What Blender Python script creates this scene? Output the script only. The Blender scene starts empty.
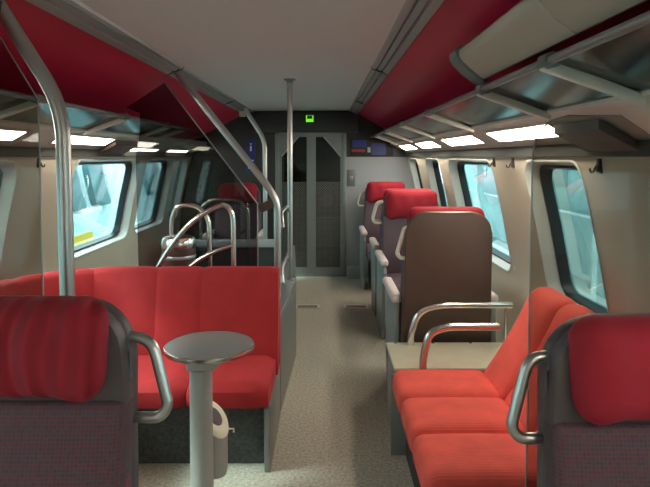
import bpy, bmesh, math, random
from mathutils import Vector, Matrix
random.seed(4)
PI = math.pi
S = bpy.context.scene
COL = S.collection

# ------------------------------------------------------------------ materials
MATS = {}
def mat(name, col, rough=.5, metal=0., bump=0., bscale=200., var=0., vscale=6., spec=.5, sheen=0.):
    m = bpy.data.materials.new(name); m.use_nodes = True
    nt = m.node_tree; b = nt.nodes['Principled BSDF']
    b.inputs['Base Color'].default_value = (*col, 1)
    b.inputs['Roughness'].default_value = rough
    b.inputs['Metallic'].default_value = metal
    b.inputs['Specular IOR Level'].default_value = spec
    if sheen:
        b.inputs['Sheen Weight'].default_value = sheen
        b.inputs['Sheen Tint'].default_value = (*[min(1, c*1.6+.1) for c in col], 1)
    tc = nt.nodes.new('ShaderNodeTexCoord')
    if var:
        n = nt.nodes.new('ShaderNodeTexNoise'); n.inputs['Scale'].default_value = vscale
        n.inputs['Detail'].default_value = 6
        r = nt.nodes.new('ShaderNodeMapRange')
        r.inputs['From Min'].default_value = .3; r.inputs['From Max'].default_value = .7
        r.inputs['To Min'].default_value = 1-var; r.inputs['To Max'].default_value = 1+var
        mx = nt.nodes.new('ShaderNodeMix'); mx.data_type = 'RGBA'; mx.blend_type = 'MULTIPLY'
        mx.inputs[0].default_value = 1
        mx.inputs[6].default_value = (*col, 1)
        nt.links.new(tc.outputs['Object'], n.inputs['Vector'])
        nt.links.new(n.outputs['Fac'], r.inputs['Value'])
        nt.links.new(r.outputs['Result'], mx.inputs[7])
        nt.links.new(mx.outputs[2], b.inputs['Base Color'])
    if bump:
        n2 = nt.nodes.new('ShaderNodeTexNoise'); n2.inputs['Scale'].default_value = bscale
        bp = nt.nodes.new('ShaderNodeBump'); bp.inputs['Strength'].default_value = bump
        bp.inputs['Distance'].default_value = .004
        nt.links.new(tc.outputs['Object'], n2.inputs['Vector'])
        nt.links.new(n2.outputs['Fac'], bp.inputs['Height'])
        nt.links.new(bp.outputs['Normal'], b.inputs['Normal'])
    MATS[name] = m
    return m

def glass(name, tint, refl=.08, rough=.02):
    m = bpy.data.materials.new(name); m.use_nodes = True
    nt = m.node_tree; nt.nodes.clear()
    o = nt.nodes.new('ShaderNodeOutputMaterial')
    t = nt.nodes.new('ShaderNodeBsdfTransparent'); t.inputs[0].default_value = (*tint, 1)
    g = nt.nodes.new('ShaderNodeBsdfGlossy'); g.inputs['Roughness'].default_value = rough
    g.inputs['Color'].default_value = (.9, .95, .95, 1)
    lw = nt.nodes.new('ShaderNodeLayerWeight'); lw.inputs['Blend'].default_value = .35
    mr = nt.nodes.new('ShaderNodeMapRange'); mr.inputs['To Min'].default_value = refl; mr.inputs['To Max'].default_value = min(.8, refl+(.22 if refl < .01 else .5))
    mx = nt.nodes.new('ShaderNodeMixShader')
    nt.links.new(lw.outputs['Fresnel'], mr.inputs['Value'])
    nt.links.new(mr.outputs['Result'], mx.inputs[0])
    nt.links.new(t.outputs[0], mx.inputs[1]); nt.links.new(g.outputs[0], mx.inputs[2])
    nt.links.new(mx.outputs[0], o.inputs['Surface'])
    MATS[name] = m
    return m

def emit(name, col, strength):
    m = bpy.data.materials.new(name); m.use_nodes = True
    b = m.node_tree.nodes['Principled BSDF']
    b.inputs['Base Color'].default_value = (*col, 1)
    b.inputs['Emission Color'].default_value = (*col, 1)
    b.inputs['Emission Strength'].default_value = strength
    MATS[name] = m
    return m

def dotted(name, base, dot, scale, axis_rough=.8):
    """woven cloth with a small square grid of coloured dots"""
    m = mat(name, base, axis_rough, bump=.25, bscale=350, sheen=.15)
    nt = m.node_tree; b = nt.nodes['Principled BSDF']
    tc = nt.nodes.new('ShaderNodeTexCoord')
    br = nt.nodes.new('ShaderNodeTexBrick')
    br.offset = 0
    br.inputs['Scale'].default_value = scale
    br.inputs['Color1'].default_value = (*base, 1); br.inputs['Color2'].default_value = (*[c*1.25 for c in base], 1)
    br.inputs['Mortar'].default_value = (*dot, 1)
    br.inputs['Mortar Size'].default_value = .05
    br.inputs['Brick Width'].default_value = .5; br.inputs['Row Height'].default_value = .5
    mp = nt.nodes.new('ShaderNodeMapping'); mp.inputs['Rotation'].default_value = (PI/2, 0, 0)
    nt.links.new(tc.outputs['Object'], mp.inputs['Vector'])
    nt.links.new(mp.outputs['Vector'], br.inputs['Vector'])
    nt.links.new(br.outputs['Color'], b.inputs['Base Color'])
    return m

def ribbed(name, col, scale, strength, direction='X', dist=.01, distort=0., sheen=.4, rough=.85, var=.12):
    m = mat(name, col, rough, sheen=sheen, var=var, vscale=9)
    nt = m.node_tree; b = nt.nodes['Principled BSDF']
    tc = nt.nodes.new('ShaderNodeTexCoord')
    w = nt.nodes.new('ShaderNodeTexWave'); w.bands_direction = direction
    w.inputs['Scale'].default_value = scale; w.inputs['Distortion'].default_value = distort
    w.inputs['Detail'].default_value = 1.5; w.inputs['Detail Scale'].default_value = .6
    bp = nt.nodes.new('ShaderNodeBump'); bp.inputs['Strength'].default_value = strength; bp.inputs['Distance'].default_value = dist
    nt.links.new(tc.outputs['Object'], w.inputs['Vector'])
    nt.links.new(w.outputs['Fac'], bp.inputs['Height'])
    nt.links.new(bp.outputs['Normal'], b.inputs['Normal'])
    return m

def carpet(name):
    m = mat(name, (.47, .435, .36), .95, bump=.6, bscale=260, var=.3, vscale=70)
    return m

mat('wall', (.58, .52, .41), .42, var=.03, vscale=2)
mat('wall_frame', (.52, .53, .49), .35)
mat('gasket', (.012, .016, .018), .35)
mat('ceiling', (.62, .61, .62), .5, bump=.08, bscale=400)
mat('alu', (.42, .43, .43), .35, .6)
mat('groove', (.08, .08, .08), .5)
mat('red_panel', (.44, .013, .052), .38, var=.05, vscale=3)
mat('soffit', (.50, .47, .42), .45)
mat('dark_rail', (.06, .06, .055), .4)
mat('steel', (.66, .64, .60), .27, 1.)
mat('steel_matt', (.48, .47, .46), .38, 1.)
mat('grey_metal', (.30, .31, .31), .38, .7)
mat('fascia', (.42, .37, .31), .45)
mat('bracket', (.58, .55, .50), .4, .2)
mat('box_grey', (.15, .16, .16), .5)
mat('box_brown', (.085, .05, .045), .5)
ribbed('sofa_cloth', (.41, .017, .021), 90, .12, 'X', .003, 0, .15)
ribbed('bench_cloth', (.82, .105, .078), 38, .25, 'Y', .003, 0, .2)
ribbed('headrest_cloth', (.31, .006, .020), 5.5, .9, 'X', .03, 6., .12)
ribbed('headrest_smooth', (.33, .007, .021), 2.5, .3, 'X', .010, 3., .12)
dotted('seat_cloth', (.050, .038, .046), (.15, .03, .048), 60)
mat('seat_cloth_plum', (.115, .072, .09), .8, bump=.2, bscale=300, sheen=.2)
mat('shell', (.072, .055, .060), .5, bump=.05, bscale=300)
mat('shell_brown', (.085, .052, .040), .5, bump=.05, bscale=300, var=.06, vscale=4)
mat('panel_green', (.21, .245, .24), .5)
mat('pad', (.62, .53, .52), .45)
mat('handle_cream', (.66, .61, .53), .4, .1)
carpet('carpet')
mat('dark_carpet', (.075, .078, .076), .95, bump=.5, bscale=300, var=.35, vscale=60)
mat('table_grey', (.36, .35, .335), .5)
mat('table_top', (.27, .265, .26), .36, .3)
mat('bin_cream', (.88, .84, .68), .45)
mat('dark_slot', (.11, .09, .11), .6)
mat('cabinet_metal', (.78, .71, .54), .34, .25, var=.05, vscale=8)
mat('back_wall', (.35, .37, .385), .5)
mat('back_dark', (.030, .032, .034), .4)
mat('door_grey', (.22, .255, .255), .4, .25)
mat('near_black', (.02, .02, .02), .5)
mat('hook', (.05, .045, .04), .4)
mat('blue', (.018, .03, .20), .4)
mat('sign_red', (.28, .02, .02), .4)
mat('white', (.75, .75, .75), .5)
mat('bin_red', (.10, .045, .04), .35)
mat('stair', (.10, .10, .10), .8)
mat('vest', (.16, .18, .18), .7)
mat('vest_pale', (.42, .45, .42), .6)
mat('train_body', (.62, .80, .80), .35)
mat('train_glass', (.05, .16, .17), .15)
mat('train_yellow', (.95, .60, .03), .5)
mat('train_red', (.5, .06, .10), .5)
mat('train_blue', (.12, .13, .42), .5)
mat('ground', (.42, .56, .56), .9, var=.15, vscale=.8)
mat('concrete', (.45, .60, .60), .9, var=.1, vscale=1)
mat('building', (.16, .36, .38), .7)
mat('ballast', (.22, .36, .38), .9, var=.3, vscale=5)
glass('window_glass', (.66, .92, .93), .02)
glass('pane_clear', (.70, .69, .66), .006)
glass('pane_dark', (.48, .48, .48), .02)
glass('rack_glass', (.28, .22, .19), .06, .12)
glass('door_glass', (.45, .48, .46), .05)
emit('lamp', (1, .90, .73), 27)
emit('lamp_dim', (1, .90, .75), 15)
emit('green_screen', (.14, .7, .02), .9)

# perforated pattern on the lower door glass
def perforated():
    m = bpy.data.materials.new('perforated'); m.use_nodes = True
    nt = m.node_tree; nt.nodes.clear()
    o = nt.nodes.new('ShaderNodeOutputMaterial')
    t = nt.nodes.new('ShaderNodeBsdfTransparent'); t.inputs[0].default_value = (.5, .52, .5, 1)
    d = nt.nodes.new('ShaderNodeBsdfDiffuse'); d.inputs[0].default_value = (.17, .18, .17, 1)
    tc = nt.nodes.new('ShaderNodeTexCoord')
    mp = nt.nodes.new('ShaderNodeMapping'); mp.inputs['Rotation'].default_value = (PI/2, 0, PI/4)
    ch = nt.nodes.new('ShaderNodeTexBrick'); ch.offset = 0
    ch.inputs['Scale'].default_value = 24; ch.inputs['Mortar Size'].default_value = .09
    ch.inputs['Brick Width'].default_value = .5; ch.inputs['Row Height'].default_value = .5
    rot = nt.nodes.new('ShaderNodeVectorRotate'); rot.rotation_type = 'AXIS_ANGLE'
    rot.inputs['Axis'].default_value = (0, 1, 0); rot.inputs['Angle'].default_value = PI/4
    mp.inputs['Rotation'].default_value = (PI/2, 0, 0)
    mx = nt.nodes.new('ShaderNodeMixShader')
    nt.links.new(tc.outputs['Object'], rot.inputs['Vector'])
    nt.links.new(rot.outputs['Vector'], mp.inputs['Vector'])
    nt.links.new(mp.outputs['Vector'], ch.inputs['Vector'])
    nt.links.new(ch.outputs['Fac'], mx.inputs[0])
    nt.links.new(t.outputs[0], mx.inputs[1]); nt.links.new(d.outputs[0], mx.inputs[2])
    nt.links.new(mx.outputs[0], o.inputs['Surface'])
    MATS['perforated'] = m
perforated()

# ------------------------------------------------------------------ mesh helpers
def obj(name, bm, m, parent=None, smooth=True, label=None, loc=None):
    bmesh.ops.remove_doubles(bm, verts=bm.verts, dist=1e-5)
    bmesh.ops.recalc_face_normals(bm, faces=bm.faces)
    me = bpy.data.meshes.new(name); bm.to_mesh(me); bm.free()
    me.materials.append(MATS[m])
    if smooth and len(me.polygons):
        me.polygons.foreach_set('use_smooth', [True]*len(me.polygons))
        me.set_sharp_from_angle(angle=math.radians(38))
    o = bpy.data.objects.new(name, me); COL.objects.link(o)
    if parent: o.parent = parent
    if label: o['label'] = label
    if loc: o.location = loc
    return o

def tag(o, label, cat, group=None):
    o['label'] = label; o['category'] = cat
    if group: o['group'] = group
    return o

def thing(name, label, cat, loc=(0, 0, 0), rz=0., group=None):
    o = bpy.data.objects.new(name, None); COL.objects.link(o)
    o.empty_display_size = .1
    o.location = loc; o.rotation_euler = (0, 0, rz)
    return tag(o, label, cat, group)

def struct(name, bm=None, m=None, parent=None, label=None, smooth=True):
    if bm is None:
        o = bpy.data.objects.new(name, None); COL.objects.link(o); o.empty_display_size = .1
    else:
        o = obj(name, bm, m, parent, smooth)
    if parent is None:
        o['kind'] = 'structure'
        tag(o, label or name.replace('_', ' '), name.split('_')[0])
    return o

def children_of(o):
    return [c for c in COL.objects if c.parent == o]

def dup(root, loc, rz, label, group=None):
    r = root.copy(); COL.objects.link(r); r.location = loc; r.rotation_euler = (0, 0, rz)
    r['label'] = label
    if group: r['group'] = group
    for ch in children_of(root):
        c = ch.copy(); COL.objects.link(c); c.parent = r
        for g in children_of(ch):
            d = g.copy(); COL.objects.link(d); d.parent = c
    return r

def NB(): return bmesh.new()

def box(bm, x0, x1, y0, y1, z0, z1, bev=0., seg=2, M=None):
    vs = [bm.verts.new((x, y, z)) for x in (x0, x1) for y in (y0, y1) for z in (z0, z1)]
    idx = [(0, 1, 3, 2), (4, 6, 7, 5), (0, 4, 5, 1), (2, 3, 7, 6), (0, 2, 6, 4), (1, 5, 7, 3)]
    fs = [bm.faces.new([vs[i] for i in f]) for f in idx]
    if bev:
        es = set(e for f in fs for e in f.edges)
        r = bmesh.ops.bevel(bm, geom=list(es), offset=bev, segments=seg, profile=.5, affect='EDGES')
        vs = list(set(v for f in r['faces'] for v in f.verts) | set(v for v in vs if v.is_valid))
    if M is not None:
        bmesh.ops.transform(bm, matrix=M, verts=[v for v in vs if v.is_valid])
    return bm

def prism(bm, pts, axis, a0, a1, bev=0., seg=2, M=None):
    """closed outline pts (u,v) extruded along axis from a0 to a1"""
    def P(u, v, a):
        return {'x': (a, u, v), 'y': (u, a, v), 'z': (u, v, a)}[axis]
    A = [bm.verts.new(P(u, v, a0)) for u, v in pts]
    B = [bm.verts.new(P(u, v, a1)) for u, v in pts]
    n = len(pts)
    c1 = bm.faces.new(A); c2 = bm.faces.new(list(reversed(B)))
    for i in range(n):
        bm.faces.new((A[i], B[i], B[(i+1) % n], A[(i+1) % n]))
    vs = A+B
    if bev:
        es = list(set(c1.edges) | set(c2.edges))
        r = bmesh.ops.bevel(bm, geom=es, offset=bev, segments=seg, profile=.5, affect='EDGES')
        vs = list(set(v for f in r['faces'] for v in f.verts) | set(v for v in vs if v.is_valid))
        caps = [f for f in bm.faces if len(f.verts) > 4]
        vs = list(set(vs) | set(v for f in caps for v in f.verts))
    if M is not None:
        bmesh.ops.transform(bm, matrix=M, verts=[v for v in vs if v.is_valid])
    return bm

def rbox(bm, c, s, r, bulge=(0, 0, 0), n=6, M=None, fn=None):
    """puffy rounded box: centre c, full size s, corner radius r, bulge per axis"""
    h = [v/2 for v in s]
    def coords(hh):
        rr = min(r, hh*.98)
        a = [-hh, -hh+rr*.12, -hh+rr*.3, -hh+rr*.6, -hh+rr]
        mid = [(-hh+rr)+(2*hh-2*rr)*i/n for i in range(1, n)] if hh > rr*1.02 else []
        return a+mid+[-v for v in reversed(a)]
    cs = [coords(hh) for hh in h]
    new = {}
    def V(x, y, z):
        k = (round(x, 6), round(y, 6), round(z, 6))
        if k in new: return new[k]
        q = [x, y, z]; core = [max(0, hh-min(r, hh*.98)) for hh in h]
        cc = [max(-core[i], min(core[i], q[i])) for i in range(3)]
        d = Vector([(q[i]-cc[i])/min(r, h[i]*.98) for i in range(3)])
        # cube -> sphere mapping for the corner zone
        if d.length > 0:
            mxx = max(abs(v) for v in d)
            d = d/d.length*mxx
        p = [cc[i]+d[i]*min(r, h[i]*.98) for i in range(3)]
        u = [p[i]/h[i] for i in range(3)]
        for i in range(3):
            j, k2 = (i+1) % 3, (i+2) % 3
            p[i] += (1 if p[i] > 0 else -1)*bulge[i]*max(0, 1-u[j]**2)*max(0, 1-u[k2]**2)*min(1, abs(u[i])*1.0)
        w = Vector((p[0], p[1], p[2]))
        if fn: w = fn(w, u)
        w = w+Vector(c)
        if M is not None: w = M @ w
        v = bm.verts.new(w); new[k] = v
        return v
    for ax in range(3):
        a, b = (ax+1) % 3, (ax+2) % 3
        for sgn in (-1, 1):
            for i in range(len(cs[a])-1):
                for j in range(len(cs[b])-1):
                    f = []
                    for (ii, jj) in ((i, j), (i+1, j), (i+1, j+1), (i, j+1)):
                        q = [0, 0, 0]; q[ax] = sgn*h[ax]; q[a] = cs[a][ii]; q[b] = cs[b][jj]
                        v = V(*q)
                        if v not in f: f.append(v)
                    if len(f) > 2:
                        try: bm.faces.new(f)
                        except ValueError: pass
    return bm

def smooth_path(pts, fil, n=7):
    pts = [Vector(p) for p in pts]
    out = [pts[0]]
    for i in range(1, len(pts)-1):
        a, b, c = pts[i-1], pts[i], pts[i+1]
        d1 = (a-b); d2 = (c-b)
        f = min(fil, d1.length*.49, d2.length*.49)
        p1 = b+d1.normalized()*f; p2 = b+d2.normalized()*f
        for k in range(n+1):
            t = k/n
            out.append(p1*(1-t)**2+b*2*t*(1-t)+p2*t*t)
    out.append(pts[-1])
    return out

def tube(bm, pts, r, fil=.0, n=12, cap=True):
    P = smooth_path(pts, fil) if fil else [Vector(p) for p in pts]
    Q = [P[0]]
    for p in P[1:]:
        if (p-Q[-1]).length > 1e-5: Q.append(p)
    P = Q
    t0 = (P[1]-P[0]).normalized()
    up = Vector((0, 0, 1)) if abs(t0.z) < .9 else Vector((0, 1, 0))
    nrm = t0.cross(up).normalized()
    rings = []
    for i, p in enumerate(P):
        if i == 0: t = (P[1]-P[0])
        elif i == len(P)-1: t = (P[-1]-P[-2])
        else: t = (P[i+1]-P[i]).normalized()+(P[i]-P[i-1]).normalized()
        t.normalize()
        nrm = (nrm-t*nrm.dot(t)).normalized()
        bn = t.cross(nrm)
        rings.append([bm.verts.new(p+nrm*r*math.cos(2*PI*k/n)+bn*r*math.sin(2*PI*k/n)) for k in range(n)])
    for a, b in zip(rings, rings[1:]):
        for k in range(n):
            bm.faces.new((a[k], a[(k+1) % n], b[(k+1) % n], b[k]))
    if cap:
        bm.faces.new(list(reversed(rings[0]))); bm.faces.new(rings[-1])
    return bm

def lathe(bm, prof, c=(0, 0), n=40):
    """profile (r,z) revolved about vertical axis at c"""
    rings = []
    for r, z in prof:
        if r < 1e-6: rings.append([bm.verts.new((c[0], c[1], z))])
        else: rings.append([bm.verts.new((c[0]+r*math.cos(2*PI*k/n), c[1]+r*math.sin(2*PI*k/n), z)) for k in range(n)])
    for a, b in zip(rings, rings[1:]):
        for k in range(n):
            f = [a[k % len(a)], a[(k+1) % n % len(a)], b[(k+1) % n % len(b)], b[k % len(b)]]
            g = []
            for v in f:
                if v not in g: g.append(v)
            if len(g) > 2: bm.faces.new(g)
    return bm

def rrect(x0, x1, z0, z1, r, n=6):
    out = []
    for cx, cz, a0 in ((x1-r, z1-r, 0), (x0+r, z1-r, 90), (x0+r, z0+r, 180), (x1-r, z0+r, 270)):
        for k in range(n+1):
            a = math.radians(a0+90*k/n)
            out.append((cx+r*math.cos(a), cz+r*math.sin(a)))
    return out

# ------------------------------------------------------------------ section of the coach
H = 1.45                    # eye height
CX = -.31                   # middle of the coach
Y0, Y1 = -2.2, 6.75         # ends of the saloon
CEIL = 2.0
PROF = [(0, 1.12), (.45, 1.15), (.8, 1.125), (1.1, 1.065), (1.4, .995), (1.5, .985)]
def xr(z):
    for (z0, x0), (z1, x1) in zip(PROF, PROF[1:]):
        if z <= z1:
            t = (z-z0)/(z1-z0)
            return x0+(x1-x0)*t
    return PROF[-1][1]
def xs(z, side): return xr(z) if side > 0 else 2*CX-xr(z)
def mx_(x, side): return x if side > 0 else 2*CX-x

# windows (y0, y1) of the hole
ZW0, ZW1 = .745, 1.43
WIN = {1: [(-1.6, -.5), (.35, 1.45), (2.17, 2.80), (3.34, 4.53), (4.88, 5.55), (6.02, 6.60)],
       -1: [(-1.6, -.5), (-.15, .95), (1.25, 2.95), (3.62, 4.92), (5.08, 6.0), (6.2, 6.62)]}

def rr_hit(hy, hz, r, dy, dz):
    lo, hi = 0., 3.
    def inside(t):
        qx = abs(dy*t)-(hy-r); qz = abs(dz*t)-(hz-r)
        d = math.hypot(max(qx, 0), max(qz, 0))+min(max(qx, qz), 0)-r
        return d < 0
    for _ in range(40):
        m = (lo+hi)/2
        if inside(m): lo = m
        else: hi = m
    return lo

def ring_angles(hy, hz, oy, oz, n=72):
    A = [2*PI*k/n for k in range(n)]
    for sy in (-1, 1):
        for sz in (-1, 1): A.append(math.atan2(sz*oz, sy*oy) % (2*PI))
    return sorted(A)

def make_wall(side):
    bm = NB()
    zt = 1.50; zo0, zo1 = .69, 1.445
    def V(y, z): return bm.verts.new((xs(z, side), y, z))
    # bays
    ys = [Y0]
    for (a, b) in WIN[side]: ys += [a-.05, b+.05]
    ys.append(Y1)
    zs_low = [0, .15, .3, .45, .57, .69]; zs_mid = [.69+(.755)*k/14 for k in range(15)]; zs_top = [1.445, 1.5]
    def grid(ya, yb, zl):
        n = max(1, int((yb-ya)/.6))
        yy = [ya+(yb-ya)*k/n for k in range(n+1)]
        g = [[V(y, z) for z in zl] for y in yy]
        for i in range(n):
            for j in range(len(zl)-1):
                bm.faces.new((g[i][j], g[i+1][j], g[i+1][j+1], g[i][j+1]))
    for i in range(len(ys)-1):
        if ys[i+1]-ys[i] < 1e-4: continue
        grid(ys[i], ys[i+1], zs_low); grid(ys[i], ys[i+1], zs_top)
        if i % 2 == 0: grid(ys[i], ys[i+1], zs_mid)
    for (a, b) in WIN[side]:
        cy, cz = (a+b)/2, (ZW0+ZW1)/2
        hy, hz = (b-a)/2, (ZW1-ZW0)/2
        oy, oz0, oz1 = hy+.05, cz-zo0, zo1-cz
        A = [2*PI*k/96 for k in range(96)]
        for sy in (-1, 1):
            A.append(math.atan2(oz1, sy*oy) % (2*PI)); A.append(math.atan2(-oz0, sy*oy) % (2*PI))
        A = sorted(A)
        inn, out = [], []
        for t in A:
            dy, dz = math.cos(t), math.sin(t)
            k = rr_hit(hy, hz, .09, dy, dz)
            inn.append(V(cy+dy*k, cz+dz*k))
            ko = min(oy/abs(dy) if abs(dy) > 1e-9 else 9, (oz1 if dz > 0 else oz0)/abs(dz) if abs(dz) > 1e-9 else 9)
            out.append(V(cy+dy*ko, cz+dz*ko))
        n = len(A)
        for k in range(n):
            bm.faces.new((inn[k], out[k], out[(k+1) % n], inn[(k+1) % n]))
    return bm

wl = struct('wall_left', make_wall(-1), 'wall', label='curved beige left wall of the coach with window openings')
wr = struct('wall_right', make_wall(1), 'wall', label='curved beige right wall of the coach with window openings')
# outer skins keep daylight out of the wall cavity (the coach body)
WLAB = ['window behind the viewpoint', 'window beside the viewpoint', 'window', 'window', 'window', 'window']
wn = 0
WORD = {(1, 2): 'train window beside the red bench, nearest on the right', (1, 3): 'train window beside the brown backed seat on the right',
        (1, 4): 'train window above the plum seat with big red headrest', (1, 5): 'farthest train window on the right near the grey end wall',
        (-1, 2): 'train window at the left edge of the photo by the glass screen', (-1, 3): 'left window showing the neighbouring train above the curved sofa',
        (-1, 4): 'left window past the sofa, above the bin', (-1, 5): 'farthest left window seen through the dark glass screen'}
for side in (1, -1):
    for i, (a, b) in enumerate(WIN[side]):
        wn += 1
        lab = WORD.get((side, i), 'train window %s on the %s' % ('behind the viewpoint' if i == 0 else 'beside the viewpoint', 'right' if side > 0 else 'left'))
        w = struct('window_%d' % wn, label=lab)
        cy, cz = (a+b)/2, (ZW0+ZW1)/2
        hy, hz = (b-a)/2, (ZW1-ZW0)/2
        A = [2*PI*k/96 for k in range(96)]
        def loop(inset, depth, bm, rad):
            o = []
            for t in A:
                dy, dz = math.cos(t), math.sin(t)
                k = rr_hit(hy-inset, hz-inset, rad, dy, dz)
                z = cz+dz*k
                o.append(bm.verts.new((xs(z, side)+side*depth, cy+dy*k, z)))
            return o
        def bridge(bm, L):
            n = len(L[0])
            for p, q in zip(L, L[1:]):
                for k in range(n): bm.faces.new((p[k], p[(k+1) % n], q[(k+1) % n], q[k]))
        bm = NB(); bridge(bm, [loop(-.010, -.002, bm, .10), loop(-.003, -.006, bm, .09), loop(.004, -.004, bm, .09), loop(.012, .03, bm, .085), loop(.018, .065, bm, .08)])
        obj('window_frame', bm, 'wall_frame', w)
        bm = NB(); bridge(bm, [loop(.017, .060, bm, .08), loop(.030, .058, bm, .075), loop(.034, .075, bm, .075), loop(.040, .11, bm, .07), loop(-.03, .13, bm, .12)])
        obj('gasket', bm, 'gasket', w)
        bm = NB()
        rings = []
        for f in (1, .66, .33):
            rg = []
            for t in A:
                dy, dz = math.cos(t), math.sin(t)
                k = rr_hit(hy-.034, hz-.034, .075, dy, dz)*f
                rg.append(bm.verts.new((xs(cz+dz*k, side)+side*.09, cy+dy*k, cz+dz*k)))
            rings.append(rg)
        bridge(bm, rings); bm.faces.new(rings[-1])
        obj('window_pane', bm, 'window_glass', w)

# floor with the stair opening
HX0, HX1, HY0, HY1 = -1.45, -.42, 3.95, 5.45
bm = NB()
xa, xb = -1.80, 1.18
for (a, b, c, d) in ((xa, xb, Y0, HY0), (xa, HX0, HY0, HY1), (HX1, xb, HY0, HY1), (xa, xb, HY1, 8.6)):
    box(bm, a, b, c, d, -.06, 0)
struct('floor', bm, 'carpet', label='grey beige carpeted floor of the coach', smooth=False)

# ceiling: flat panel, red sloping panels, soffits, dark rails
bm = NB(); box(bm, -.93, .345, Y0, Y1, CEIL, CEIL+.03)
ceil = struct('ceiling', bm, 'ceiling', label='flat pale ceiling panel down the middle of the coach', smooth=False)
for side in (1, -1):
    f = lambda x: mx_(x, side)
    cxs = .345 if side > 0 else -.93
    bm = NB(); prism(bm, [(cxs, 1.985), (f(1.02), 1.625), (f(1.02), 1.66), (cxs, 2.02)], 'y', Y0, Y1)
    obj('red_panel', bm, 'red_panel', ceil, False)
    bm = NB(); prism(bm, [(f(.80), 1.60), (f(.985), 1.497), (f(1.06), 1.497), (f(1.06), 1.66), (f(.80), 1.63)], 'y', Y0, Y1)
    obj('soffit', bm, 'soffit', ceil, False)
    bm = NB(); prism(bm, [(f(.972), 1.502), (f(.972), 1.452), (f(1.03), 1.445), (f(1.03), 1.502)], 'y', Y0, Y1)
    obj('dark_rail', bm, 'dark_rail', ceil, False)
    # aluminium ceiling trim with two grooves
    t = struct('trim_1' if side < 0 else 'trim_2', label='%s aluminium trim between flat ceiling and red panel' % ('left' if side < 0 else 'right'))
    g = (lambda x: .285+(x-.305)*.85) if side > 0 else (lambda x: -.865-(x-.305)*.85)
    bm = NB(); prism(bm, [(g(.305), 2.0), (g(.31), 1.987), (g(.335), 1.983), (g(.337), 1.994), (g(.345), 1.994), (g(.347), 1.981), (g(.375), 1.972), (g(.377), 1.984), (g(.385), 1.982), (g(.387), 1.966), (g(.42), 1.952), (g(.425), 1.960), (g(.38), 2.0)], 'y', Y0, Y1)
    obj('profile', bm, 'alu', t, False)
    for jy in (-.6, 1.4, 3.45, 5.4):
        bm = NB(); prism(bm, [(g(.302), 2.0), (g(.31), 1.984), (g(.42), 1.949), (g(.426), 1.958), (g(.38), 2.0)], 'y', jy, jy+.012)
        obj('joint', bm, 'groove', t, False)

# end walls
bm = NB(); box(bm, -1.8, 1.2, Y0-.08, Y0, -.06, 2.05)
struct('wall_front', bm, 'back_wall', label='plain grey end wall behind the viewpoint', smooth=False)
DX0, DX1 = -.60, .255
wb = struct('wall_back', label='far end wall of the coach around the glass doors')
bm = NB(); box(bm, DX1, 1.2, Y1, Y1+.06, 0, 1.45)
obj('grey_panel', bm, 'back_wall', wb, False)
bm = NB(); box(bm, DX1, 1.2, Y1, Y1+.06, 1.45, 2.03); box(bm, -1.8, DX0, Y1, Y1+.06, 0, 2.03); box(bm, DX0, DX1, Y1, Y1+.06, 1.78, 2.03)
obj('dark_panel', bm, 'back_dark', wb, False)
# header with rounded shoulders
bm = NB()
hp = [(-.85, 1.74), (-.85, 1.83)] + [(-.85+.17*(1-math.cos(a)), 1.83+.15*math.sin(a)) for a in [PI/2*k/8 for k in range(1, 9)]] + \
     [(.40-.17*(1-math.cos(a)), 1.83+.15*math.sin(a)) for a in [PI/2*(8-k)/8 for k in range(0, 8)]] + [(.40, 1.83), (.40, 1.74)]
prism(bm, hp, 'y', Y1-.10, Y1+.0, .012)
obj('header', bm, 'back_dark', wb)
bm = NB(); box(bm, .27, .42, Y1-.16, Y1, 0, .13, .01)
obj('heater_box', bm, 'back_wall', wb)

# sliding double door
dr = struct('door_1', label='double glass door in the far end wall')
bm = NB()
for (a, b, c, d) in ((DX0, DX0+.05, 0, 1.78), (DX1-.05, DX1, 0, 1.78), (DX0, DX1, 1.72, 1.78), (DX0, DX1, 0, .02)):
    box(bm, a, b, Y1-.02, Y1+.05, c, d, .006)
obj('door_frame', bm, 'door_grey', dr)
mid = -.165
for s, (a, b) in ((-1, (DX0+.05, mid)), (1, (mid, DX1-.05))):
    lf = NB(); st = .075
    yA, yB = Y1-.005, Y1+.03
    inner = (a+(.03 if s < 0 else .055), b-(.055 if s < 0 else .02))
    box(lf, a, inner[0], yA, yB, .02, 1.72); box(lf, inner[1], b, yA, yB, .02, 1.72)
    box(lf, inner[0], inner[1], yA, yB, .02, .11); box(lf, inner[0], inner[1], yA, yB, 1.69, 1.72)
    # chamfered outer top corner of the glass
    if s > 0: prism(lf, [(inner[1], 1.69), (inner[1]-.20, 1.69), (inner[1], 1.46)], 'y', yA, yB)
    else: prism(lf, [(inner[0], 1.69), (inner[0], 1.46), (inner[0]+.20, 1.69)], 'y', yA, yB)
    leaf = obj('door_leaf', lf, 'door_grey', dr, False)
    g = NB(); box(g, inner[0], inner[1], Y1+.01, Y1+.016, 1.15, 1.69)
    obj('door_pane', g, 'door_glass', leaf, False)
    g = NB(); box(g, inner[0], inner[1], Y1+.01, Y1+.016, .11, 1.15)
    obj('perforated_pane', g, 'perforated', leaf, False)
    # bright bevel strip along the chamfer
    g = NB()
    if s > 0: tube(g, [(inner[1]-.20, Y1-.008, 1.69), (inner[1], Y1-.008, 1.46)], .009)
    else: tube(g, [(inner[0]+.20, Y1-.008, 1.69), (inner[0], Y1-.008, 1.46)], .009)
    obj('bevel_strip', g, 'alu', leaf)

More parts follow.
